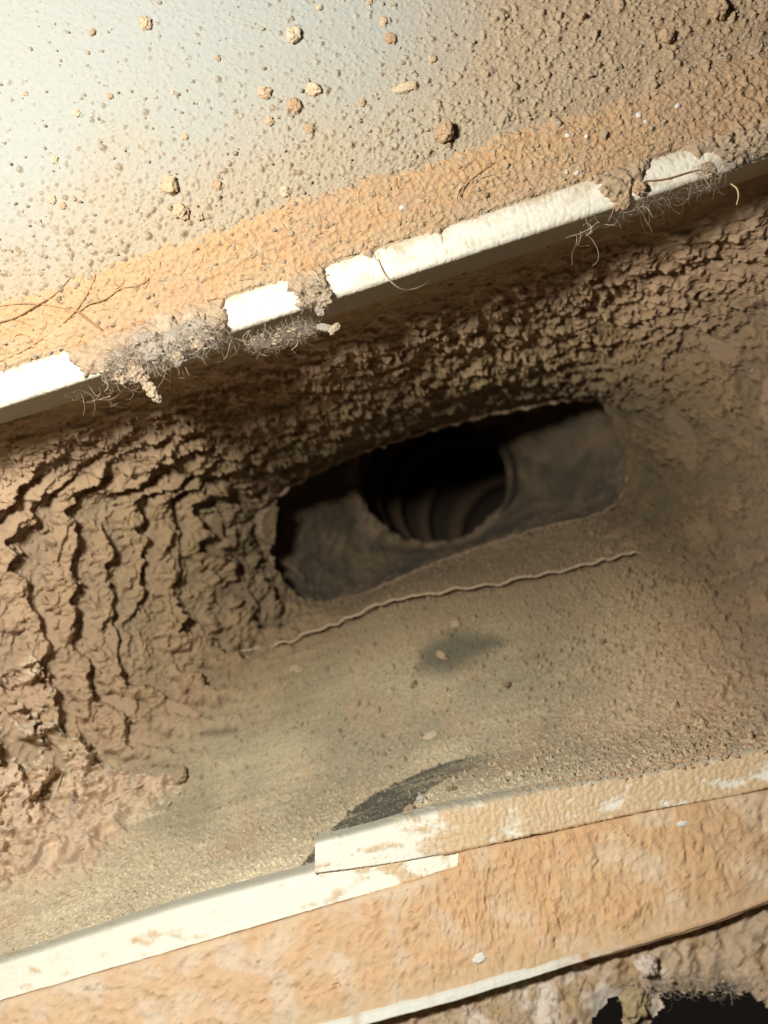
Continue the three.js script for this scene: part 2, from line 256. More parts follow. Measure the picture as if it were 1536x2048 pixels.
const chamber = new Sheet(320, 110, (u, v, p) => loft(CH, Math.min(u * 16, 15.9999), v * 4, p), -1, true).shape((x, y, z, u, v, o) => {
  const fine = fbm(x * 0.7, y * 0.7, z * 0.7, 3), mid = fbm(x * 0.09, y * 0.09 + 3, z * 0.09, 3), streak = fbm(x * 0.22, y * 0.05, z * 0.1 + 6, 3), crumb = ss(0.1, 0.4, fbm(x * 0.28, y * 0.28, z * 0.28, 3));
  const rim = ss(0.66, 0.73, v) * ss(0.82, 0.76, v) * ss(0.1, -0.3, fbm(u * 9, 3, 2, 2) - 0.35 + 0.9 * ss(0.35, 0.5, u) * ss(0.62, 0.5, u)), deep = ss(0.1, 0.7, v);
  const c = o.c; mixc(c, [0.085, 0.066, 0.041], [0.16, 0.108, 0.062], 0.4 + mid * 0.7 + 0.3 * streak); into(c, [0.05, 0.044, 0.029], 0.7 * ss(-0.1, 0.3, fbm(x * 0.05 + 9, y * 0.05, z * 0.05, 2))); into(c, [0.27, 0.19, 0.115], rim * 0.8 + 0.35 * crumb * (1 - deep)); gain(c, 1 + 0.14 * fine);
  o.h = 0.4 * fine + 1.3 * mid + 0.6 * streak + crumb * 0.9 + rim * 1.2 * (1 + 0.5 * fine);
});
mesh('back_plate', chamber.geometry(), dustMat, ductBoot).userData.label = 'grey throat plate around the round hole';

// wavy crimped edges of the metal sheets
function crimp(name, ring, v, k0, k1, inward, wide, thick, wave, seed, colour, lbl) {
  const n = 420, m = 8, pos = [], col = [], idx = [], p = V(0, 0, 0), q = V(0, 0, 0), w = V(0, 0, 0);
  for (let i = 0; i <= n; i++) {
    const k = (k0 + (k1 - k0) * i / n + 16) % 16;
    loft(RINGS, k, v, p); loft(RINGS, k, v - 0.12, q);
    const back = V(0, 0, -1); w.set(holeC.x * 1 - p.x, holeC.y - p.y, 0);
    const tn = V(0, 0, 0); loft(RINGS, (k + 0.03) % 16, v, tn).sub(p).normalize();
    const inn = tn.clone().cross(back).normalize(); if (inn.dot(w) < 0) inn.negate();
    const s = i / n * 210 * Math.abs(k1 - k0) / 5, fade = ss(0, 0.06, i / n) * ss(1, 0.94, i / n);
    const wob = (Math.sin(s * 0.5 + 3.4 * n3(s * 0.06, seed, 0)) * 0.42 * (0.5 + ss(-0.4, 0.4, n3(s * 0.05, seed, 6))) + 0.8 * n3(s * 0.17, seed, 4) + 0.4 * n3(s * 0.06, seed, 14)) * wave, off = inward + wob + 0.35 * n3(s * 0.9, seed, 8) * wave, tk = thick * (0.75 + 0.5 * Math.abs(n3(s * 0.4, 5, seed)));
    for (let j = 0; j <= m; j++) {
      const a = j / m * Math.PI * 2, ci = Math.cos(a) * tk, cb = Math.sin(a) * wide * (0.7 + 0.4 * n3(s * 0.3, seed, 2));
      pos.push(p.x + inn.x * (off + ci) / 1000 * fade - inn.x * 0.0012 * (1 - fade), p.y + inn.y * (off + ci) / 1000 * fade - inn.y * 0.0012 * (1 - fade), p.z + cb / 1000);
      const g = 1 + 0.25 * n3(s * 1.3, j, seed); col.push(colour[0] * g, colour[1] * g, colour[2] * g);
    }
  }
  for (let i = 0; i < n; i++) for (let j = 0; j < m; j++) { const a = i * (m + 1) + j; idx.push(a, a + 1, a + m + 1, a + 1, a + m + 2, a + m + 1); }
  const g = new THREE.BufferGeometry(); g.setAttribute('position', new THREE.Float32BufferAttribute(pos, 3)); g.setAttribute('color', new THREE.Float32BufferAttribute(col, 3)); g.setIndex(idx); g.computeVertexNormals();
  mesh(name, g, dustMat, ductBoot).userData.label = lbl;
}
crimp('crimped_seam', RINGS, 2.0, 9.25, 14.25, 2.3, 1.7, 0.5, 1.0, 1, [0.52, 0.40, 0.27], 'wavy crimped seam across the lower wall');
crimp('throat_lip', RINGS, 2.97, 0.7, 6.2, 1.2, 1.6, 0.9, 0.9, 2, [0.44, 0.315, 0.2], 'ragged dusty lip along the top of the throat');
crimp('throat_edge', RINGS, 2.97, 7.4, 13.6, 0.4, 1.2, 0.4, 0.35, 3, [0.38, 0.28, 0.18], 'thin dusty edge along the bottom of the throat');

// corrugated pipe behind the hole
const pipe = thing('corrugated_pipe', 'dark corrugated flexible pipe seen through the round hole of the throat', 'pipe', V(holeC.x, holeC.y, -0.178));
{
  const NP = 180, MP = 210, rings = 8;
  const tube = new Sheet(NP, MP, (u, v, p) => {
    const a = u * Math.PI * 2, l = v * 0.13, bx = 7.5 * l * l + 0.10 * l, by = -3.4 * l * l - 0.10 * l;
    const r = holeR * 1.02 + 0.0028 * Math.sin(v * rings * 2 * Math.PI - 0.6);
    p.set(holeC.x + bx + Math.cos(a) * r, holeC.y + by + Math.sin(a) * r * 0.88, -0.176 - l);
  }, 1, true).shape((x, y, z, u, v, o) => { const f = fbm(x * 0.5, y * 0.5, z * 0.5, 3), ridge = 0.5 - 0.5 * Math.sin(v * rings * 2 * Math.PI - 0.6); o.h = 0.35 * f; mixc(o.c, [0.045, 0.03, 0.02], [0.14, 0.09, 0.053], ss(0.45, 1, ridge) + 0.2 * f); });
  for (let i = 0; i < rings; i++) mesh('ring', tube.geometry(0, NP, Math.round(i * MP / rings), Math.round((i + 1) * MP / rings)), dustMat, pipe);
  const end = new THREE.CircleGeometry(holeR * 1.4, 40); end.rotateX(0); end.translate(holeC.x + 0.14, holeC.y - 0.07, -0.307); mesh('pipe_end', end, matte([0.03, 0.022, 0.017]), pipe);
}

// ---------------------------------------------------------------- the upper white panel and its rolled edge
const run = V(Math.cos(0.3152), Math.sin(0.3152), 0), across = V(-run.y, run.x, 0), lipO = at(768, 565, 0.002), TILT = 0.14, EDGE = 8.6;
const up = across.clone().multiplyScalar(Math.cos(TILT)).addScaledVector(V(0, 0, 1), Math.sin(TILT));
const profile = (s, t, o) => {                                   // s mm along the edge; t mm: below 0 the underside, 0..EDGE the white edge, above it the panel
  let a, z;
  if (t > EDGE + 1) { a = EDGE + 0.6 + (t - EDGE - 1) * Math.cos(TILT); z = -0.9 + (t - EDGE - 1) * Math.sin(TILT); }
  else if (t > EDGE - 1) { const f = (t - EDGE + 1) / 2; a = EDGE - 1 + 1.6 * f; z = -1.0 * f * f + 0.1 * f; }
  else if (t > 1.6) { a = t; z = 0.25 * Math.sin((t - 1.6) / (EDGE - 2.6) * Math.PI); }
  else if (t > -1.6) { const f = (1.6 - t) / 3.2 * Math.PI / 2; a = 1.6 - 1.6 * Math.sin(f); z = -1.6 + 1.6 * Math.cos(f); }
  else { a = (-1.6 - t) * 0.06; z = t; }
  return o.set(lipO.x + run.x * s / 1000 + across.x * a / 1000, lipO.y + run.y * s / 1000 + across.y * a / 1000, lipO.z + z / 1000);
};
const S0 = -135, S1 = 140;
const sOf = (x, y, z) => (x / 1000 - lipO.x) * run.x * 1000 + (y / 1000 - lipO.y) * run.y * 1000;
const bandTop = (s) => 27.5 + 3.0 * fbm(s * 0.03, 3, 1, 2) + 1.6 * fbm(s * 0.16, 8, 1, 3);
const panelThing = thing('painted_panel', 'white painted panel above the opening, browned with dust towards its rolled lower edge', 'panel', lipO);
const TP0 = EDGE + 0.6, TP1 = 96;
const panel = new Sheet(820, 300, (u, v, p) => profile(lerp(S0, S1, u), lerp(TP0, TP1, v), p), 1);
panel.shape((x, y, z, u, v, o) => {
  const s = lerp(S0, S1, u), t = lerp(TP0, TP1, v), c = o.c;
  const big = fbm(s * 0.03, t * 0.03, 4, 3), mid = fbm(s * 0.12, t * 0.12, 2, 3), fine = fbm(s * 0.8, t * 0.8, 6, 2);
  const cover = clamp(1.28 - (t - 26) / (30 + 0.12 * (s + 100)) + 0.30 * big + 0.12 * mid + 0.55 * ss(25, 95, s) - 0.10, 0, 1), c2 = cover * cover;
  const g1 = grains(s * 0.55, t * 0.55, 0.03 + 0.5 * c2, 4), i1 = G.id, g2 = grains(s * 1.0 + 3, t * 1.0, 0.10 + 0.7 * c2, 5), i2 = G.id, g3 = grains(s * 1.7, t * 1.7, 0.4 + 0.55 * cover, 6), g4 = grains(s * 0.34, t * 0.34, 0.28 * c2 * ss(10, 70, s), 9);
  o.h = g1 * 2.2 + g2 * 1.35 + g3 * 0.75 + g4 * 2.4 + 0.12 * fine + 0.5 * c2 * Math.max(0, fbm(s * 0.35, t * 0.35, 11, 3)) + ss(30, 100, s) * 0.7 * Math.max(0, mid) * 1.4;
  mixc(c, PANEL, [0.43, 0.355, 0.25], 0.72 * c2 + 0.12 * cover); into(c, [0.40, 0.265, 0.155], 0.9 * ss(5, 100, s + 14 * big + (t - 40) * 0.25));
  if (g3 > 0) into(c, [0.42, 0.345, 0.24], 0.1 + 0.4 * cover); if (g2 > 0) into(c, i2 > 0.3 ? [0.43, 0.335, 0.22] : [0.46, 0.41, 0.33], 0.25 + 0.35 * cover); if (g1 > 0) into(c, i1 > 0.5 ? [0.43, 0.32, 0.205] : [0.46, 0.36, 0.25], 0.4 + 0.35 * cover);
  gain(c, 1 + 0.06 * fine);
});
mesh('panel_face', panel.geometry(), dustMat, panelThing);
const edge = new Sheet(900, 64, (u, v, p) => { const t = v < 0.2 ? lerp(-24, -1.6, v / 0.2) : lerp(-1.6, EDGE + 0.9, (v - 0.2) / 0.8); profile(lerp(S0, S1, u), t, p); }, 1);
edge.shape((x, y, z, u, v, o) => {
  const s = lerp(S0, S1, u), f = fbm(s * 0.9, v * 10, 3, 3), front = ss(0.18, 0.3, v), chip = ss(0.45, 0.6, fbm(s * 0.35, v * 3, 9, 3)), scratch = ss(0.3, 0.42, fbm(s * 0.9, v * 3, 19, 2));
  o.h = 0.11 * f * front + 0.12 * grains(s * 1.3, v * 12, 0.35, 8) - 0.10 * scratch; mixc(o.c, [0.46, 0.42, 0.34], WHITE, front); into(o.c, [0.60, 0.49, 0.34], 0.45 * chip + 0.3 * scratch + 0.6 * ss(0.72, 1.0, v + 0.16 * f + 0.1 * fbm(s * 0.15, 2, 7, 2)) + 0.4 * ss(-0.05, 0.5, fbm(s * 0.1, v * 4, 27, 4)) * front); into(o.c, [0.5, 0.36, 0.22], 0.9 * ss(98, 118, s));
});
mesh('rolled_edge', edge.geometry(), paintMat, panelThing).userData.label = 'white painted rolled edge, chipped and dusty';

// the thick orange band of dust along the edge, spilling over it in places
const pxs = (x) => { const p = at(x, 815 - 0.326 * x - 35, 0.002); return sOf(p.x * 1000, p.y * 1000); };
const SPILL = [[150, 300, 9], [300, 452, 9.6], [585, 655, 7.6], [735, 760, 1.6], [870, 905, 2.2], [1205, 1262, 9], [1262, 1300, 4.5], [1385, 1460, 3.5], [1440, 1800, 9]].map(([a, b, h]) => [pxs(a), pxs(b), h]);
const TB0 = -0.6, TB1 = 37;
const band = new Sheet(860, 150, (u, v, p) => profile(lerp(S0, S1, u), lerp(TB0, TB1, v), p), 1);
band.shape((x, y, z, u, v, o) => {
  const s = lerp(S0, S1, u), t = lerp(TB0, TB1, v), fine = fbm(s * 0.7, t * 0.9, 1, 3), mid = fbm(s * 0.16, t * 0.25, 5, 3), mat = fbm(s * 0.9 + t * 0.5, t * 0.45 - s * 0.2, 8, 3);
  const ragged = 1.5 * fbm(s * 0.35, 4, t * 0.2, 3), crumb = fbm(s * 0.45, t * 0.45, 12, 3);
  let low = EDGE + 0.35 + ragged; for (const [a, b, h] of SPILL) low = Math.min(low, EDGE + 0.3 - h * ss(a - 2.2, a + 2.2, s + 2 * crumb) * ss(b + 2.2, b - 2.2, s + 2 * crumb) + ragged);
  const m = ss(-0.4, 1.6, t - low) * ss(1.5, -4, t - bandTop(s) + 1.4 * crumb), spill = ss(EDGE + 1, EDGE - 1, t);
  const g = grains(s * 0.8, t * 0.8, 0.4, 10), g2 = grains(s * 1.5, t * 1.5, 0.55, 11), dark = ss(60, 110, s);
  o.h = -0.5 + m * (1.15 + 0.35 * mid + 0.42 * mat + 0.34 * fine + g * 1.0 + g2 * 0.75 + spill * (0.7 + 1.1 * crumb) + dark * (0.6 + crumb));
  const c = o.c; mixc(c, ORANGE, BANDPALE, 0.30 + 0.5 * mid + 0.35 * ss(4, -3, t - low - 4)); into(c, [0.46, 0.31, 0.205], 0.5 * ss(-0.1, 0.5, fbm(s * 0.05, t * 0.05, 3, 2))); into(c, [0.42, 0.29, 0.18], 0.6 * ss(30, 110, s)); into(c, [0.40, 0.325, 0.235], 0.6 * spill); if (g2 > 0) into(c, BANDPALE, 0.3); gain(c, 1 + 0.16 * fine + 0.1 * mat);
});
const bandThing = mesh('dust_band', band.geometry(), dustMat); tag(bandThing, 'thick orange band of matted dust lying along the panel above its white edge', 'dust', null, 'stuff');

// ---------------------------------------------------------------- the lower flange
function poly(pts, z) { const p = pts.map(([x, y]) => onFlange(x, y, z)); return (f, o) => { const q = f * (p.length - 1), i = Math.min(p.length - 2, Math.floor(q)), t = q - i, a = p[Math.max(0, i - 1)], b = p[i], c = p[i + 1], d = p[Math.min(p.length - 1, i + 2)]; return o.set(catmull(a.x, b.x, c.x, d.x, t), catmull(a.y, b.y, c.y, d.y, t), catmull(a.z, b.z, c.z, d.z, t)); }; }
const LEAN = 0.42, onFlange = (x, y, z) => at(x, y, z + LEAN * (y - 1925 + 0.29 * x) * 0.00013);   // the flange leans out towards its lower edge
const qa = V(0, 0, 0), qb = V(0, 0, 0);
// a strip between two lines whose upper edge rolls back into the duct and whose lower edge turns in a little
function strip(nu, nv, upper, lower, z, roll, back, drop) {
  const a = poly(upper, z), b = poly(lower, z), nBack = 0.22, nDrop = 0.08;
  return new Sheet(nu, nv, (u, v, p) => {
    a(u, qa); b(u, qb); const w1 = 0.00022 * fbm(qa.x * 160, z * 900, 1, 3) + 0.00035 * n3(qa.x * 25, z * 900, 7), w2 = 0.00016 * fbm(qb.x * 200, z * 900, 5, 3) + 0.0003 * n3(qb.x * 22, z * 900, 9); qa.y += w1; qa.z += w1; qb.y += w2; const len = qa.distanceTo(qb), dx = (qb.x - qa.x) / len, dy = (qb.y - qa.y) / len;
    if (v < nBack) { const f = v / nBack; p.set(qa.x, qa.y, qa.z - roll - back * (1 - f)); }
    else if (v < 1 - nDrop) { const f = (v - nBack) / (1 - nBack - nDrop), e = f * len, r = e < roll ? 1 - e / roll : 0; p.set(qa.x + dx * e, qa.y + dy * e, qa.z + (qb.z - qa.z) * f - roll * (1 - Math.sqrt(Math.max(0, 1 - r * r)))); }
    else { const f = (v - 1 + nDrop) / nDrop; p.set(qb.x, qb.y, qb.z - drop * f); }
  }, -1);
}
const flange = thing('lower_flange', 'white metal flange along the bottom of the opening, crusted with orange dust', 'flange', at(500, 1900, 0.004));
const stripA = strip(520, 44, [[-140, 1972], [0, 1925], [345, 1815], [630, 1738], [800, 1698], [917, 1668]], [[-140, 2047], [0, 2003], [370, 1895], [730, 1790], [830, 1760], [917, 1733]], 0.004, 0.0011, 0.0035, 0.0012);
const paint = (seed, dust) => (x, y, z, u, v, o) => { y -= z * 1.3;
  const f = fbm(x * 0.8, y * 0.8, seed, 3), m = fbm(x * 0.11, y * 0.16, seed + 2, 3), streak = fbm(x * 0.9, y * 0.16, seed + 5, 2), g = grains(x * 1.1, y * 1.1, 0.25, seed), top = ss(0.30, 0.22, v);
  const sp = grains(x * 1.6, y * 1.6, 0.6, seed + 3) > 0 ? 0.1 : 0, d = ss(0.0, 0.55, m + dust(x, y) + 0.16 * f + 0.1 * streak + sp);
  o.h = 0.07 * f + 0.12 * g + d * (0.3 + 0.2 * f + 0.12 * streak) ; mixc(o.c, WHITE, [0.68, 0.50, 0.30], d); into(o.c, [0.42, 0.42, 0.34], top * 0.8); if (g > 0) into(o.c, PALE, 0.15); gain(o.c, 1 + 0.05 * f);
};
stripA.shape(paint(3, (x) => -0.22 + 0.12 * ss(-60, -100, x) + 0.22 * ss(-18, -6, x)));
mesh('white_strip', stripA.geometry(), paintMat, flange).userData.label = 'clean white lower strip';
const stripB = strip(520, 44, [[630, 1684], [740, 1657], [850, 1627], [1000, 1597], [1130, 1572], [1300, 1545], [1460, 1512], [1640, 1472]], [[630, 1746], [760, 1729], [915, 1702], [1040, 1675], [1150, 1651], [1300, 1619], [1460, 1590], [1640, 1552]], 0.0048, 0.0009, 0.0035, 0.0008);
stripB.shape(paint(8, (x) => -0.08 + 0.75 * ss(0, 22, x)));
mesh('overlapping_strip', stripB.geometry(), paintMat, flange).userData.label = 'upper overlapping strip, white at its cut end and orange with dust to the right';
{ // the cut end of the overlapping strip
  const a = onFlange(630, 1684, 0.0048), b = onFlange(630, 1746, 0.0048), sh = [a, V(a.x, a.y, -0.008), b, V(b.x, b.y, -0.008)], g = new THREE.BufferGeometry();
  g.setAttribute('position', new THREE.Float32BufferAttribute(sh.flatMap((p, i) => [p.x, p.y + (i < 2 ? -0.0006 : 0.0003), p.z - (i === 0 ? 0.0019 : 0)]), 3)); g.setIndex([0, 1, 2, 2, 1, 3]); g.computeVertexNormals(); mesh('strip_end', g, matte([0.7, 0.68, 0.6], 0.6), flange);
}
const faceA = strip(620, 150, [[-140, 2053], [0, 2009], [370, 1901], [730, 1796], [905, 1741], [925, 1708], [1040, 1683], [1150, 1658], [1300, 1626], [1460, 1597], [1640, 1559]], [[-140, 2330], [0, 2270], [370, 2140], [730, 2035], [905, 1990], [985, 1966], [1060, 1945], [1150, 1918], [1300, 1880], [1460, 1832], [1640, 1760]], 0.0048, 0.0004, 0.002, 0.003);
faceA.shape((x, y, z, u, v, o) => {
  const f = fbm(x * 0.6, y * 0.6, 3, 3), m = fbm(x * 0.12, y * 0.12, 6, 3), run1 = fbm(x * 0.55, y * 0.22, 9, 3), crackN = Math.abs(fbm(x * 0.085 + 0.3 * f, y * 0.045, 14, 2)), pit = ss(0.36, 0.6, fbm(x * 0.62, y * 0.24, 31, 2)), crack = ss(0.012, 0.0, crackN) * ss(0.15, 0.4, m);
  const g = grains(x * 0.5, y * 0.5, 0.22, 12), g2 = grains(x * 1.2, y * 1.2, 0.3, 13), bare = ss(0.18, 0.36, fbm(x * 0.09 + 7, y * 0.12, 21, 3) + 0.15 * ss(10, -40, x) * 0), edgeIn = ss(0.20, 0.26, v) * ss(0.93, 0.88, v), low = ss(0.72, 0.9, v);
  o.h = edgeIn * (0.6 + 0.8 * m + 0.25 * run1 + 0.45 * f + g * 0.9 + g2 * 0.6 - 0.9 * crack - 0.45 * pit - 0.25 * bare) * (1 - 0.6 * low);
  const c = o.c; mixc(c, [0.70, 0.51, 0.335], [0.69, 0.435, 0.235], 0.5 + 0.5 * ss(-60, 60, x) - 0.35 * ss(0.1, -0.3, m)); into(c, [0.72, 0.62, 0.5], 0.55 * ss(-0.02, 0.4, fbm(x * 0.1 + 7, y * 0.14, 21, 4)) * ss(50, -10, x) + 0.3 * ss(-20, -90, x) * ss(0, 0.4, m)); into(c, [0.42, 0.29, 0.18], 0.5 * ss(50, 105, x)); into(c, [0.36, 0.24, 0.15], crack * 0.4 + pit * 0.15); into(c, [0.76, 0.62, 0.45], 0.6 * ss(0.0, 0.5, fbm(x * 0.07, y * 0.09, 71, 3))); into(c, [0.62, 0.5, 0.32], low * 0.4); gain(c, 1 + 0.12 * f + 0.08 * run1);
});
mesh('dusty_face', faceA.geometry(), dustMat, flange).userData.label = 'lower face covered with cracked orange dust';
const rim = strip(400, 26, [[-140, 2322], [0, 2262], [370, 2133], [730, 2027], [905, 1982], [985, 1958], [1060, 1938], [1150, 1912], [1300, 1874], [1460, 1826], [1640, 1754]], [[-140, 2347], [0, 2287], [370, 2157], [730, 2051], [905, 2003], [985, 1978], [1060, 1956], [1150, 1929], [1300, 1887], [1460, 1836], [1640, 1764]], 0.0056, 0.0010, 0.001, 0.003);
rim.shape((x, y, z, u, v, o) => { const f = fbm(x * 0.6, y * 0.6, 33, 3), d = ss(30, 62, x + 10 * f); o.h = 0.12 * f + d * -0.5; mixc(o.c, [0.74, 0.74, 0.66], [0.55, 0.38, 0.23], clamp(d + ss(0.2, 0.5, fbm(x * 0.1, 2, 5, 2)), 0, 1)); });
mesh('lower_rim', rim.geometry(), paintMat, flange).userData.label = 'thin pale rim along the lower edge';

// broken crust of dust below the rim with black emptiness beyond it
const voidEdge = [[1120, 2300], [1175, 2080], [1188, 2035], [1205, 2010], [1240, 1992], [1262, 1982], [1262, 2000], [1240, 2020], [1252, 2060], [1300, 2062], [1312, 2030], [1335, 2010], [1318, 1988], [1340, 1978], [1385, 1980], [1430, 1976], [1445, 1952], [1462, 1975], [1500, 1992], [1545, 2020], [1700, 2060], [1700, 2300]].map(([x, y]) => { const p = onFlange(x, y, 0.0015); return [p.x * 1000, p.y * 1000]; });
const crust = strip(480, 160, [[-140, 2320], [0, 2265], [370, 2140], [730, 2034], [905, 1990], [985, 1966], [1060, 1945], [1150, 1918], [1300, 1876], [1460, 1826], [1640, 1750]], [[-140, 2480], [0, 2440], [370, 2380], [730, 2300], [905, 2260], [985, 2240], [1060, 2220], [1150, 2200], [1300, 2180], [1460, 2150], [1640, 2120]], 0.0015, 0.0006, 0.004, 0.0005);
crust.shape((x, y, z, u, v, o) => {
  const f = fbm(x * 0.55, y * 0.55, 3, 3), m = fbm(x * 0.16, y * 0.16, 43, 3), r2 = fbm(x * 0.32, y * 0.32, 23, 3), g = grains(x * 0.4, y * 0.4, 0.5, 14), g2 = grains(x * 0.9, y * 0.9, 0.5, 15), hole = inside(voidEdge, x, y) + 1.5 * r2 + 0.8 * f;
  o.keep = hole < 0;
  const e = ss(-4, 0, hole);
  o.h = 0.8 * m + 1.7 * r2 + 0.5 * f + g * 1.5 + g2 * 0.5 - 2.2 * e * e;
  const c = o.c; mixc(c, [0.46, 0.345, 0.235], [0.66, 0.57, 0.48], ss(-0.1, 0.45, fbm(x * 0.12, y * 0.12, 53, 3)) * ss(10, 25, x) * ss(82, 55, x)); into(c, ORANGE, 0.4 * ss(10, -20, x)); into(c, [0.40, 0.28, 0.15], 0.8 * ss(0.15, 0.4, fbm(x * 0.15 + 4, y * 0.15, 63, 2))); gain(c, 1 + 0.2 * f);
});
const crustThing = thing('dust_crust', 'crumbling pale brown crust of dust below the rim, broken open at the bottom right corner', 'dust crust', at(1200, 1950, -0.002));
mesh('crust', crust.geometry(), dustMat, crustThing);

// ---------------------------------------------------------------- the heap of dust in the lower left corner
{
  const i0 = uOf(13.05), i1 = uOf(15.3), j1 = 176, w = i1 - i0;
  const heap = new Sheet(w, j1, (u, v, p) => { const a = (Math.round(v * j1) * (NU + 1) + i0 + Math.round(u * w)) * 3; p.set(boot.Q[a], boot.Q[a + 1], boot.Q[a + 2]); }, -1);
  for (let j = 0, k = 0; j <= j1; j++) for (let i = 0; i <= w; i++, k++) { const a = (j * (NU + 1) + i0 + i) * 3; for (let c = 0; c < 3; c++) heap.N[k * 3 + c] = boot.N[a + c]; }
  heap.shape((x, y, z, u, v, o, nx, ny, nz) => {
    const f = fbm(x * 0.7, y * 0.7, z * 0.7, 3), r1 = fbm(x * 0.11 + 5, y * 0.11, z * 0.11, 3), r2 = fbm(x * 0.3, y * 0.3 + 9, z * 0.3, 3), e = inside(heapEdge, x + 2.5 * r2, z + 2.5 * r2), m = ss(-0.5, 8, e + 3 * r1 + 2 * f);
    const pit = ss(0.12, 0.35, fbm(x * 0.14 + 1, y * 0.14, z * 0.14 + 8, 2) + 0.15 * r2), g = grains(x * 0.5, z * 0.5, 0.5, 20), plate = ss(-0.05, 0.12, r1);
    o.h = -0.7 + m * (3.6 + 2.2 * plate + 1.5 * r2 - 3.0 * pit + 0.8 * f + 0.35 * n3(x * 2.2, y * 2.2, z * 2.2) + g * 1.6);
    o.keep = e > -4;
    mixc(o.c, [0.56, 0.425, 0.29], [0.74, 0.555, 0.39], 0.35 + 0.55 * plate + 0.3 * r2); into(o.c, [0.62, 0.53, 0.37], 0.9 * ss(0.7, 0.15, m)); into(o.c, [0.40, 0.35, 0.29], 0.5 * ss(0.1, 0.5, fbm(x * 0.2, 3, z * 0.2, 2))); gain(o.c, 1 + 0.15 * f);
  });
  sheets.heap = heap;
  const h = thing('dust_heap', 'crumbly pinkish heap of dust settled in the lower left corner of the duct', 'dust heap', heapAt);
  mesh('heap', heap.geometry(), dustMat, h);
}
// ---------------------------------------------------------------- crumbs, chips and clods, each where it lies
const lumps = (detail) => [0, 1, 2, 3, 4, 5].map((i) => {
  let g = new THREE.IcosahedronGeometry(1, detail); g.deleteAttribute('uv'); g.deleteAttribute('normal'); g = mergeVertices(g, 1e-4);
  const p = g.attributes.position, c = new Float32Array(p.count * 3);
  for (let k = 0; k < p.count; k++) {
    const x = p.getX(k), y = p.getY(k), z = p.getZ(k), r = 0.86 + 0.42 * fbm(x * 0.9 + i * 9, y * 0.9, z * 0.9, 2) + 0.2 * fbm(x * 2.6, y * 2.6 + i * 7, z * 2.6, 2) + 0.1 * fbm(x * 6, y * 6, z * 6 + i, 2), q = 1 + 0.25 * fbm(x * 3, y * 3, z * 3 + i * 5, 2);
    p.setXYZ(k, x * r, y * r, z * r); c[k * 3] = c[k * 3 + 1] = c[k * 3 + 2] = Math.min(1, 0.9 * q);
  }
  g.setAttribute('color', new THREE.BufferAttribute(c, 3)); g.computeVertexNormals(); return g;
});
const SHAPES = lumps(11), CRUMBS = lumps(0);
const tint = (c, r = 1) => { const m = new THREE.MeshStandardMaterial({ color: new THREE.Color(...c), roughness: r, vertexColors: true }); return m; };
const CLOD = [tint([0.60, 0.45, 0.29]), tint([0.52, 0.36, 0.22]), tint([0.66, 0.53, 0.36])], CHIP = tint([0.86, 0.84, 0.77], 0.6), STONE = tint([0.62, 0.63, 0.57], 0.7), BITS = tint([0.34, 0.25, 0.14]);
let serial = 0;
function lump(name, label, category, sheet, x, y, size, m, { stretch = 1, angle = 0, tall = 0.75, sink = 0.35, group } = {}) {   // size: radius in mm
  const f = sheet.find(x, y), n = f.n.clone().normalize(), i = serial++, o = new THREE.Mesh(SHAPES[i % 6], m); o.name = numbered(name); o.castShadow = o.receiveShadow = true;
  const t = V(Math.cos(angle), Math.sin(angle), 0).addScaledVector(n, -(Math.cos(angle) * n.x + Math.sin(angle) * n.y)).normalize(), b = n.clone().cross(t);
  o.quaternion.setFromRotationMatrix(new THREE.Matrix4().makeBasis(t, b, n)); size *= 0.9; o.scale.set(size * stretch, size, size * tall).multiplyScalar(0.001);
  o.position.copy(f.p).addScaledVector(n, size * tall * (1 - sink) * 0.001 * 0.8); scene.add(o); return tag(o, label, category, group);
}
const onPanel = 'crumbs of dust stuck to the white panel';
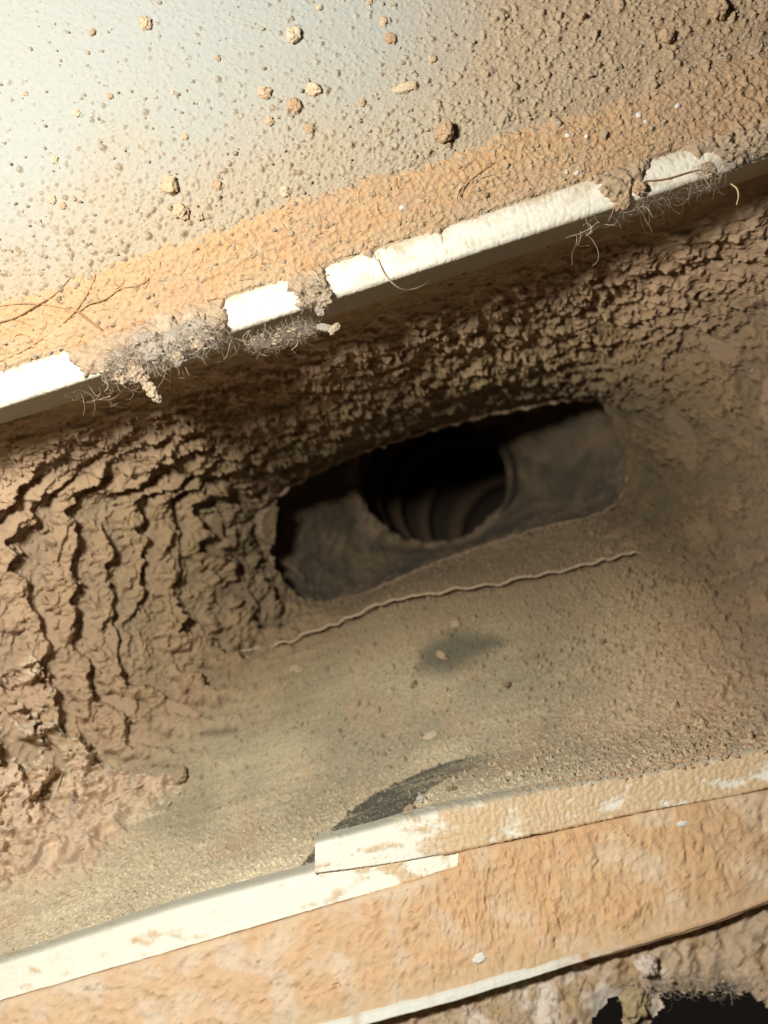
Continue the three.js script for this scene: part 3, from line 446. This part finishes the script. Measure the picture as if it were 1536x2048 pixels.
[
  [290, 48, 1.7, 'large tan crumb near the top left corner of the white panel'],
  [185, 67, 0.9, 'small dark tan crumb below and left of the top left crumb on the white panel'],
  [585, 72, 2.1, 'big round tan crumb alone near the top middle of the white panel'],
  [768, 44, 1.2, 'tan crumb just above another one at the top middle of the white panel'],
  [781, 80, 1.5, 'tan crumb just below another one at the top middle of the white panel'],
  [638, 16, 0.9, 'pale crumb at the upper rim of the picture above the big round crumb'],
  [738, 6, 0.9, 'tan crumb cut by the top of the picture, upper middle'],
  [436, 116, 0.8, 'small pale crumb midway between the top left and top middle crumbs'],
  [345, 186, 0.6, 'tiny crumb on the bare white panel below the top left crumb'],
  [530, 187, 1.9, 'leftmost of three big tan crumbs in the middle of the white panel'],
  [587, 213, 2.0, 'lowest of three big tan crumbs in the middle of the white panel'],
  [627, 181, 1.9, 'rightmost of three big tan crumbs in the middle of the white panel'],
  [540, 243, 1.2, 'dark tan crumb just under the three big crumbs of the white panel'],
  [620, 259, 1.5, 'flat pale crumb below right of the three big crumbs'],
  [152, 228, 1.0, 'lone tan crumb on the bare left part of the white panel'],
  [50, 188, 0.8, 'faint crumb near the left side of the picture on the white panel'],
  [222, 195, 0.8, 'pale crumb on the left of the white panel, right of a fainter one'],
  [110, 318, 1.1, 'lone crumb low on the left white panel above the dusty zone'],
  [370, 275, 0.9, 'brown crumb on the white panel halfway down, above the two largest clods'],
  [437, 372, 1.4, 'crumb on the dusted panel just right of the largest clod'],
  [570, 384, 1.5, 'upright tan crumb at the border of the orange band, right of the clods'],
  [400, 434, 1.2, 'crumb touching the right side of the lower clod'],
  [128, 412, 0.9, 'dark crumb in the dusty zone at the lower left of the white panel'],
  [105, 400, 1.2, 'pale crumb in the dusty zone at the lower left of the white panel'],
  [865, 118, 1.1, 'tan crumb on the grey part of the panel right of the top middle'],
  [725, 207, 0.9, 'small tan crumb right of the three big crumbs on the panel'],
].forEach(([x, y, r, l], i) => lump('dust_crumb', l, 'dust crumb', panel, x, y, r, CLOD[i % 3], { stretch: 1 + 0.25 * RND[i], angle: RND[i + 40] * 6, group: onPanel }));
lump('dust_clod', 'largest tan clod on the dusted panel, upper left of a pair', 'dust clod', panel, 340, 373, 2.7, CLOD[0], { group: onPanel });
lump('dust_clod', 'tan clod casting a dark shadow just above the orange band, lower of a pair', 'dust clod', panel, 362, 424, 2.5, CLOD[0], { group: onPanel });
lump('dust_clod', 'ragged brown clod in the dusty zone right of the picture middle', 'dust clod', panel, 888, 266, 2.8, CLOD[1], { tall: 1.0, group: onPanel });
lump('dust_flake', 'long pale flake lying on the panel at the border of bare paint and dust', 'dust flake', panel, 808, 177, 1.5, CLOD[2], { stretch: 2.6, angle: 0.25, tall: 0.5, group: onPanel });
lump('dust_clod', 'dark brown clod at the top of the dusty right corner of the panel', 'dust clod', panel, 1430, 22, 3.0, CLOD[1], { tall: 0.9, group: onPanel });
lump('dust_clod', 'brown clod in the dusty right part of the panel under the corner', 'dust clod', panel, 1330, 75, 2.4, CLOD[1], { group: onPanel });
[[1277, 232, 0.75, 'largest white paint chip on the right of the orange band'], [1354, 212, 0.7, 'longish cream chip far right on the orange band'], [1290, 243, 0.5, 'tiny white chip just under the largest chip of the orange band'], [1135, 272, 0.6, 'white chip at the middle of the orange band, left of the largest'], [1154, 346, 0.6, 'white chip low on the orange band just above the white edge'], [1132, 345, 0.5, 'smaller white chip left of another low on the orange band'], [1172, 273, 0.5, 'pale chip on the orange band between two white chips'], [802, 415, 0.6, 'pale chip on the orange band near the picture middle']]
  .forEach(([x, y, r, l], i) => lump('paint_chip', l, 'paint chip', band, x, y, r, CHIP, { stretch: 1.3, angle: i, tall: 0.5, sink: 0.2, group: 'white paint chips on the orange band' }));
lump('grit_speck', 'dark grey speck on the orange band at far left', 'speck', band, 118, 598, 0.9, BITS, { sink: 0.5 });
lump('grit_speck', 'dark grey speck on the orange band right of the middle', 'speck', band, 972, 390, 0.9, BITS, { sink: 0.5 });
lump('dust_clod', 'orange clod sitting on the white edge at the right', 'dust clod', edge, 1275, 378, 2.1, CLOD[1], { tall: 0.9 });
lump('dust_clod', 'grey tan clod hanging at the foot of the right dust spill', 'dust clod', edge, 1243, 405, 2.4, CLOD[1], { tall: 0.7, stretch: 1.2, angle: 0.8 });
// on the lower wall
const BOOTCLOD = [tint([0.44, 0.335, 0.215]), tint([0.34, 0.245, 0.15])];
lump('dust_stick', 'upright brown stick of dust on the dark smudge of the lower wall', 'dust stick', boot, 884, 1316, 1.3, BOOTCLOD[0], { stretch: 2.4, angle: 2.4, tall: 1.3, sink: 0.1 });
lump('dust_stick', 'small brown stick of dust below left of the dark smudge', 'dust stick', boot, 826, 1370, 0.9, BOOTCLOD[1], { stretch: 2.2, angle: 1.2, tall: 1.4, sink: 0.1 });
lump('dust_flake', 'pale flake lying flat on the middle of the lower wall', 'dust flake', boot, 860, 1472, 1.6, CLOD[2], { stretch: 1.9, angle: 0.3, tall: 0.3 });
lump('dust_crumb', 'spiky dark crumb on the lower wall right of the sticks', 'dust crumb', boot, 1014, 1372, 1.5, BOOTCLOD[1], { tall: 0.9, sink: 0.2 });
lump('dust_crumb', 'tan crumb right of the dark smudge on the lower wall', 'dust crumb', boot, 1072, 1312, 1.2, BOOTCLOD[1], { tall: 0.9 });
lump('dust_crumb', 'dark crumb at the end of a short scratch on the right of the lower wall', 'dust crumb', boot, 1205, 1283, 1.3, BOOTCLOD[1], { tall: 0.9 });
lump('dust_crumb', 'tan crumb above the dark smudge, just below the seam', 'dust crumb', boot, 912, 1250, 1.6, BOOTCLOD[0], { stretch: 1.4, tall: 0.6 });
lump('dust_crumb', 'tan crumb on the lower wall under the left end of the seam', 'dust crumb', boot, 592, 1338, 1.9, BOOTCLOD[0], { stretch: 1.5, tall: 0.6 });
lump('dust_clod', 'round grey clod at the right end of the dust heap', 'dust clod', boot, 360, 1552, 3.0, BOOTCLOD[0], { tall: 0.9 });
lump('pebble', 'pale grey pebble on the scraped patch above the flange', 'pebble', boot, 845, 1604, 1.7, STONE, { tall: 0.9 });
lump('dust_clod', 'tan clod beside the pale pebble above the flange', 'dust clod', boot, 822, 1626, 2.1, BOOTCLOD[0], { tall: 0.8 });
lump('grit_speck', 'dark brown speck right of the pale pebble', 'speck', boot, 902, 1580, 1.2, BITS, { stretch: 1.5, tall: 0.7 });
lump('dust_crumb', 'dark tan crumb on the lower wall near the right wall, by the seam end', 'dust crumb', boot, 1300, 1170, 2.2, BOOTCLOD[1], { tall: 0.8 });
lump('paint_chip', 'white chip on the dusty lower flange at the right', 'paint chip', faceA, 1364, 1646, 0.8, CHIP, { stretch: 1.9, angle: 0.3, tall: 0.4 });
lump('paint_chip', 'white flake of paint low on the dusty flange near the pale rim', 'paint chip', faceA, 958, 1916, 1.1, CHIP, { stretch: 1.8, angle: 0.3, tall: 0.3 });
lump('dust_clod', 'pale pinkish clod in the crust below the rim, left of the hole', 'dust clod', crust, 1290, 1935, 3.2, tint([0.68, 0.56, 0.47]), { tall: 0.8 });
lump('dust_clod', 'olive clod hanging at the edge of the black hole', 'dust clod', crust, 1268, 2006, 3.6, tint([0.44, 0.34, 0.19]), { tall: 0.8, stretch: 1.3, angle: 1.2 });

{ // loose crumbs lying all over the duct walls
  const r = rng(77), gs = [];
  for (let i = 0; i < 2600; i++) {
    const k = Math.floor((0.05 + 0.93 * r()) * NV) * (NU + 1) + Math.floor(r() * NU), a = k * 3, v = boot.U[k * 2 + 1], kq = keyOf(Math.min(boot.U[k * 2], 0.9999)); if (kq > 9.8 && kq < 13.6 && r() > 0.25) continue;
    const g = CRUMBS[i % 6].clone(), e = (0.18 + 0.75 * r() * r() * r()) / 1000; g.rotateZ(r() * 6).rotateX(r() * 6).scale(e * (0.8 + 0.7 * r()), e, e).translate(boot.Q[a] + boot.N[a] * e * 0.4, boot.Q[a + 1] + boot.N[a + 1] * e * 0.4, boot.Q[a + 2] + boot.N[a + 2] * e * 0.4);
    const c = g.attributes.color, f = (0.6 + 0.5 * r()) * (1 - 0.5 * ss(0.3, 0.9, v)); for (let q = 0; q < c.count; q++) c.setXYZ(q, c.getX(q) * f, c.getY(q) * f, c.getZ(q) * f); gs.push(g);  // crumbs carry the same painted depth falloff as the walls
  }
  for (let i = 0; i < 420; i++) {   // and banked up against the right half of the overlapping strip
    const u = 0.46 + 0.54 * r(), f = stripB.nu * u | 0, a = (Math.round(stripB.nv * (0.12 + 0.2 * r() * r())) * (stripB.nu + 1) + f) * 3, g = CRUMBS[i % 6].clone(), e = (0.25 + 0.9 * r() * r()) * ss(0.4, 0.75, u) / 1000 + 0.00015;
    g.rotateZ(r() * 6).rotateX(r() * 6).scale(e * (0.8 + 0.9 * r()), e, e).translate(stripB.Q[a], stripB.Q[a + 1] + e * 0.3, stripB.Q[a + 2]); gs.push(g);
  }
  tag(mesh('loose_crumbs', mergeGeometries(gs), tint([0.60, 0.43, 0.275])), 'small loose crumbs of dust lying over the walls of the duct', 'crumbs', null, 'stuff');
}
{ // powder and specks scattered over the white panel, thickening towards the orange band
  const r = rng(78), gs = [];
  for (let i = 0; i < 3400; i++) {
    const j = Math.floor(Math.pow(r(), 1.7) * panel.nv), k = j * (panel.nu + 1) + Math.floor(r() * panel.nu), a = k * 3; if (j < 40 && r() < 0.5) continue;
    const g = CRUMBS[i % 6].clone(), e = (0.10 + 0.5 * Math.pow(r(), 4)) / 1000; g.rotateZ(r() * 6).rotateX(r() * 6).scale(e * (0.8 + 0.9 * r()), e, e).translate(panel.Q[a] + panel.N[a] * e * 0.6, panel.Q[a + 1] + panel.N[a + 1] * e * 0.6, panel.Q[a + 2] + panel.N[a + 2] * e * 0.6);
    const c = g.attributes.color, f = 0.75 + 0.35 * r(); for (let q = 0; q < c.count; q++) c.setXYZ(q, c.getX(q) * f, c.getY(q) * f, c.getZ(q) * f); gs.push(g);
  }
  tag(mesh('dust_specks', mergeGeometries(gs), tint([0.50, 0.40, 0.28])), 'fine specks of dust scattered over the white panel', 'specks', null, 'stuff');
}

// ---------------------------------------------------------------- hairs, straws and lint
function strand(points, r, taper = 0.5, seg = 0, sides = 5) {
  const curve = new THREE.CatmullRomCurve3(points), n = seg || points.length * 5, g = new THREE.TubeGeometry(curve, n, r, sides), p = g.attributes.position, c = V(0, 0, 0);
  for (let i = 0; i <= n; i++) { curve.getPointAt(i / n, c); const k = 1 - taper * Math.abs(i / n - 0.3) + 0.25 * n3(i * 0.6, r * 9000, 3); for (let j = 0; j <= sides; j++) { const a = i * (sides + 1) + j; p.setXYZ(a, c.x + (p.getX(a) - c.x) * k, c.y + (p.getY(a) - c.y) * k, c.z + (p.getZ(a) - c.z) * k); } }
  g.deleteAttribute('uv'); g.computeVertexNormals(); return g;
}
const lay = (sheet, pts, lift) => pts.map(([x, y, l]) => { const f = sheet.find(x, y); return f.p.addScaledVector(f.n, (l ?? lift) / 1000); });
const STRAW = matte([0.60, 0.38, 0.20]), STRAWDARK = matte([0.44, 0.26, 0.13]), FIBRE = matte([0.66, 0.52, 0.38]), HAIR = matte([0.30, 0.25, 0.2]);
const straw = (label, sheet, pts, r, m, lift = 0.25, name = 'straw', cat = 'straw') => tag(mesh(name, strand(lay(sheet, pts, lift), r / 1000), m), label, cat);
straw('longest straw slanting across the left of the orange band', band, [[194, 528], [186, 562], [170, 595], [150, 622], [120, 652], [84, 678], [40, 705], [0, 722]], 0.34, STRAW);
straw('thin straw running in from the left side of the picture over the orange band', band, [[0, 611], [55, 607], [105, 612], [150, 622]], 0.24, STRAW);
straw('short dark brown straw end pointing down right from where the straws cross', band, [[152, 622], [178, 640], [205, 660]], 0.40, STRAWDARK);
straw('curved straw branching right from where the straws cross', band, [[158, 624], [178, 610], [212, 598], [240, 577], [275, 571], [296, 560], [300, 536]], 0.26, STRAW);
straw('dark thin straw under the others at far left of the orange band', band, [[0, 645], [35, 634], [70, 614], [108, 590], [140, 556]], 0.22, STRAWDARK);
straw('long brown hair on the right half of the orange band', band, [[918, 392], [930, 374], [950, 352], [972, 336], [990, 324]], 0.16, STRAWDARK, 0.3, 'hair', 'hair');
straw('pale hair looping over the orange band beside the long brown hair', band, [[912, 400], [918, 380], [936, 366], [965, 355], [1010, 345]], 0.13, FIBRE, 0.3, 'hair', 'hair');
straw('pale thread lying slantwise over the middle of the orange band', band, [[440, 470], [480, 490], [520, 512], [545, 522]], 0.16, STRAW, 0.3, 'hair', 'thread');
straw('brown thread stretched across the white edge at far right', edge, [[1290, 363], [1330, 358], [1380, 345], [1425, 335]], 0.22, STRAWDARK, 0.35, 'hair', 'thread');
straw('pale fibre arched below the white edge in the middle', edge, [[756, 520, 0.3], [768, 545, 0.5], [795, 562, 2], [835, 560, 2], [868, 545, 1]], 0.24, FIBRE, 0.5, 'fibre', 'fibre');
straw('short cream curl hanging from the white edge above the grey wisp', edge, [[574, 640, 0.6], [570, 652, 1.6], [560, 662, 2.4], [548, 664, 2.6]], 0.38, matte([0.75, 0.66, 0.52]), 0.5, 'fibre', 'fibre');
straw('pale straw lying across the dust heap', sheets.heap, [[208, 1612], [240, 1592], [265, 1580], [288, 1570]], 0.36, FIBRE, 0.5);
straw('short straw sticking up from the dark pit of the dust heap', sheets.heap, [[112, 1584, 0.3], [116, 1565, 1.5], [124, 1545, 2.5]], 0.32, FIBRE, 0.5);
straw('thin straw low on the dust heap', sheets.heap, [[140, 1706], [165, 1697], [182, 1690]], 0.26, FIBRE, 0.4);
straw('thin dark straw on the layered dust above the heap', boot, [[98, 1440, 1.5], [115, 1456, 1.5], [128, 1472, 1.2]], 0.35, matte([0.36, 0.3, 0.22]), 1);
{ // countless short fibres matted into the orange band
  const r = rng(5), gs = [], nb = band.Q.length / 3;
  for (let i = 0; i < 420; i++) {
    const k = Math.floor((0.18 + 0.62 * r()) * band.nv) * (band.nu + 1) + Math.floor(r() * band.nu), a = k * 3, p = V(band.Q[a], band.Q[a + 1], band.Q[a + 2]); let ang = r() * 6.28; const bend = (r() - 0.5) * 0.6, step = (0.4 + 0.7 * r()) / 1000, pts = [];
    for (let q = 0; q < 5; q++) { pts.push(p.clone().add(V(0, 0, (0.10 + 0.1 * Math.sin(q)) / 1000))); p.addScaledVector(run, Math.cos(ang) * step).addScaledVector(up, Math.sin(ang) * step); ang += bend; }
    gs.push(strand(pts, (0.04 + 0.05 * r()) / 1000, 0.4, 8));
  }
  tag(mesh('matted_fibres', mergeGeometries(gs), matte([0.50, 0.335, 0.19])), 'short orange fibres matted into the dust band', 'fibres', null, 'stuff');
}
// a tuft of curling lint: fibres wandering inside a box between two measured points
function lintGeometry(seed, n, a, b, radius, len, curl, r0, r1, sag = 0) {
  const r = rng(seed), gs = [];
  for (let i = 0; i < n; i++) {
    const f = r(), p = a.clone().lerp(b, f), rad = radius * (0.35 + 0.65 * Math.sin(Math.PI * clamp(f, 0.08, 0.92))), d = V(r() - 0.5, r() - 0.5, r() - 0.5).normalize(), ax = V(r() - 0.5, r() - 0.5, r() - 0.5).normalize(), pts = [], home = p.clone();
    p.add(V((r() + r() - 1), (r() + r() - 1), (r() + r() - 1) * 0.6).multiplyScalar(rad));
    const m = 7, st = len * (0.5 + r()) / m / 1000, cv = curl * (0.3 + r());
    for (let q = 0; q <= m; q++) { pts.push(p.clone()); d.applyAxisAngle(ax, cv).add(V((r() - 0.5) * 0.5, (r() - 0.5) * 0.5 - sag, (r() - 0.5) * 0.5)).addScaledVector(home.clone().sub(p), 0.12 / (rad + 1e-6) * 0.4).normalize(); p.addScaledVector(d, st); }
    gs.push(strand(pts, (r0 + (r1 - r0) * r() * r()) / 1000, 0.3, 11, 3));
  }
  return mergeGeometries(gs);
}
const GREYC = tint([0.40, 0.345, 0.285]), TANC = tint([0.52, 0.41, 0.285]), PINKC = tint([0.56, 0.42, 0.29]);
const LINTM = matte([0.45, 0.385, 0.31]), LINTP = matte([0.66, 0.55, 0.42]);
function lint(label, a, b, radius, opts, core) {
  const t = thing('lint_tuft', label, 'lint', a.clone().lerp(b, 0.5)), { seed, n, len, curl, r0 = 0.02, r1 = 0.055, pale = 0.35, sag = 0 } = opts;
  const f = mesh('grey_fibres', lintGeometry(seed, Math.round(n * (1 - pale)), a, b, radius, len, curl, r0, r1, sag), LINTM, t); f.userData.kind = 'stuff';
  const g = mesh('pale_fibres', lintGeometry(seed + 1, Math.round(n * pale), a, b, radius * 1.1, len * 1.2, curl, r0 * 1.2, r1 * 1.5, sag), LINTP, t); g.userData.kind = 'stuff';
  if (n > 150) { const r = rng(seed + 9), cs = []; for (let i = 0; i < n / 16; i++) { const q = CRUMBS[i % 6].clone(), p = a.clone().lerp(b, r()).add(V(r() + r() - 1, r() + r() - 1, r() * 0.9 - 0.1).multiplyScalar(radius * 0.95)), k = (0.2 + 0.6 * r() * r()) / 1000; q.rotateZ(r() * 6).scale(k * (1 + r()), k, k).translate(p.x, p.y, p.z); cs.push(q); } mesh('crumbs', mergeGeometries(cs), TANC, t).userData.kind = 'stuff'; }
  for (const [x, y, z, s, c, sx] of core ?? []) { const m = new THREE.Mesh(SHAPES[serial++ % 6], c); m.name = 'dust_clod'; m.castShadow = m.receiveShadow = true; m.position.copy(at(x, y, z)).sub(t.position); m.scale.set(s * (sx ?? 1.2), s, s * 0.7).multiplyScalar(0.001); m.rotation.z = 0.3 + serial; t.add(m); }
  return t;
}

lint('largest grey lint tuft full of curled fibres, hanging over the left white edge', at(215, 735, 0.005), at(430, 665, 0.006), 0.0050, { seed: 21, n: 2200, len: 4.4, curl: 0.65 }, [[250, 722, 0.004, 3.2, GREYC], [300, 700, 0.005, 4.2, GREYC], [350, 690, 0.005, 4.6, GREYC], [395, 672, 0.005, 4.0, GREYC], [425, 655, 0.004, 3.0, TANC], [270, 742, 0.005, 2.4, PINKC], [240, 752, 0.004, 2.0, PINKC], [330, 655, 0.004, 3.2, TANC], [385, 640, 0.004, 2.8, TANC], [215, 735, 0.003, 2.2, TANC], [355, 712, 0.006, 1.6, TANC], [395, 690, 0.007, 1.3, TANC], [290, 675, 0.005, 2.0, TANC]]);
lint('fine curled fibres dangling below the white edge left of the big tuft', at(130, 785, 0.002), at(290, 772, 0.003), 0.0022, { seed: 31, n: 34, len: 6.5, curl: 0.55, pale: 0.6, r1: 0.08 });
lint('fibres dangling from the right end of the big grey tuft', at(440, 680, 0.004), at(500, 690, 0.002), 0.0026, { seed: 35, n: 26, len: 9, curl: 0.5, pale: 0.5, r1: 0.08 });
lint('dense grey wisp of lint hanging in shade below the white edge', at(500, 690, -0.003), at(630, 655, -0.001), 0.0026, { seed: 41, n: 600, len: 3.6, curl: 0.6, pale: 0.12, r0: 0.025, r1: 0.06 }, [[648, 656, 0.0, 1.0, GREYC, 2.6], [668, 657, 0.001, 1.1, TANC, 1.8]]);
lint('tan tuft spilling over the white edge in the middle', at(600, 600, 0.004), at(645, 575, 0.004), 0.0034, { seed: 51, n: 220, len: 3, curl: 0.5, pale: 0.75 }, [[635, 570, 0.003, 2.3, TANC], [622, 592, 0.003, 2.4, TANC], [648, 595, 0.003, 2.2, TANC], [640, 618, 0.002, 1.6, GREYC]]);
lint('loose grey wisp trailing below the right end of the white edge', at(1240, 420, 0.000), at(1440, 362, 0.001), 0.0026, { seed: 61, n: 120, len: 5.5, curl: 0.3, pale: 0.3, r0: 0.02, r1: 0.05 });
lint('pale curled threads below the right dust spill', at(1145, 470, 0.001), at(1215, 445, 0.001), 0.0018, { seed: 71, n: 12, len: 7, curl: 0.4, pale: 0.7, r0: 0.05, r1: 0.11 });
lint('dark fuzzy lint along the dusty far right end of the edge', at(1390, 345, 0.003), at(1545, 285, 0.003), 0.0032, { seed: 81, n: 200, len: 4.5, curl: 0.4, pale: 0.3 }, [[1460, 325, 0.002, 2.2, GREYC], [1500, 305, 0.002, 2.6, GREYC], [1415, 340, 0.002, 1.8, PINKC], [1535, 285, 0.002, 3, GREYC]]);
lint('grey fuzz along the broken edge of the crust at the bottom right', onFlange(1235, 1975, 0.002), onFlange(1500, 1965, 0.002), 0.0030, { seed: 91, n: 420, len: 3.2, curl: 0.6, pale: 0.4 });
{ // the rod-shaped crumb that hangs from the big tuft
  const t = thing('dust_rod', 'knobbly tan rod of dust hanging from the bottom of the big grey tuft', 'dust rod', at(300, 776, 0.004));
  for (const [x, y, s] of [[289, 760, 1.5], [297, 774, 1.7], [305, 786, 1.7], [314, 796, 1.3]]) { const m = new THREE.Mesh(SHAPES[serial++ % 6], TANC); m.name = 'knob'; m.castShadow = m.receiveShadow = true; m.position.copy(at(x, y, 0.004)).sub(t.position); m.scale.setScalar(s / 1000); t.add(m); }
}
tag(mesh('fibre', strand([at(1462, 368, 0.002), at(1474, 378, 0.004), at(1477, 392, 0.004), at(1473, 410, 0.003)], 0.00022), matte([0.6, 0.52, 0.28])), 'bent yellow fibre hanging below the far right of the edge', 'fibre');


renderer.render(scene, camera);
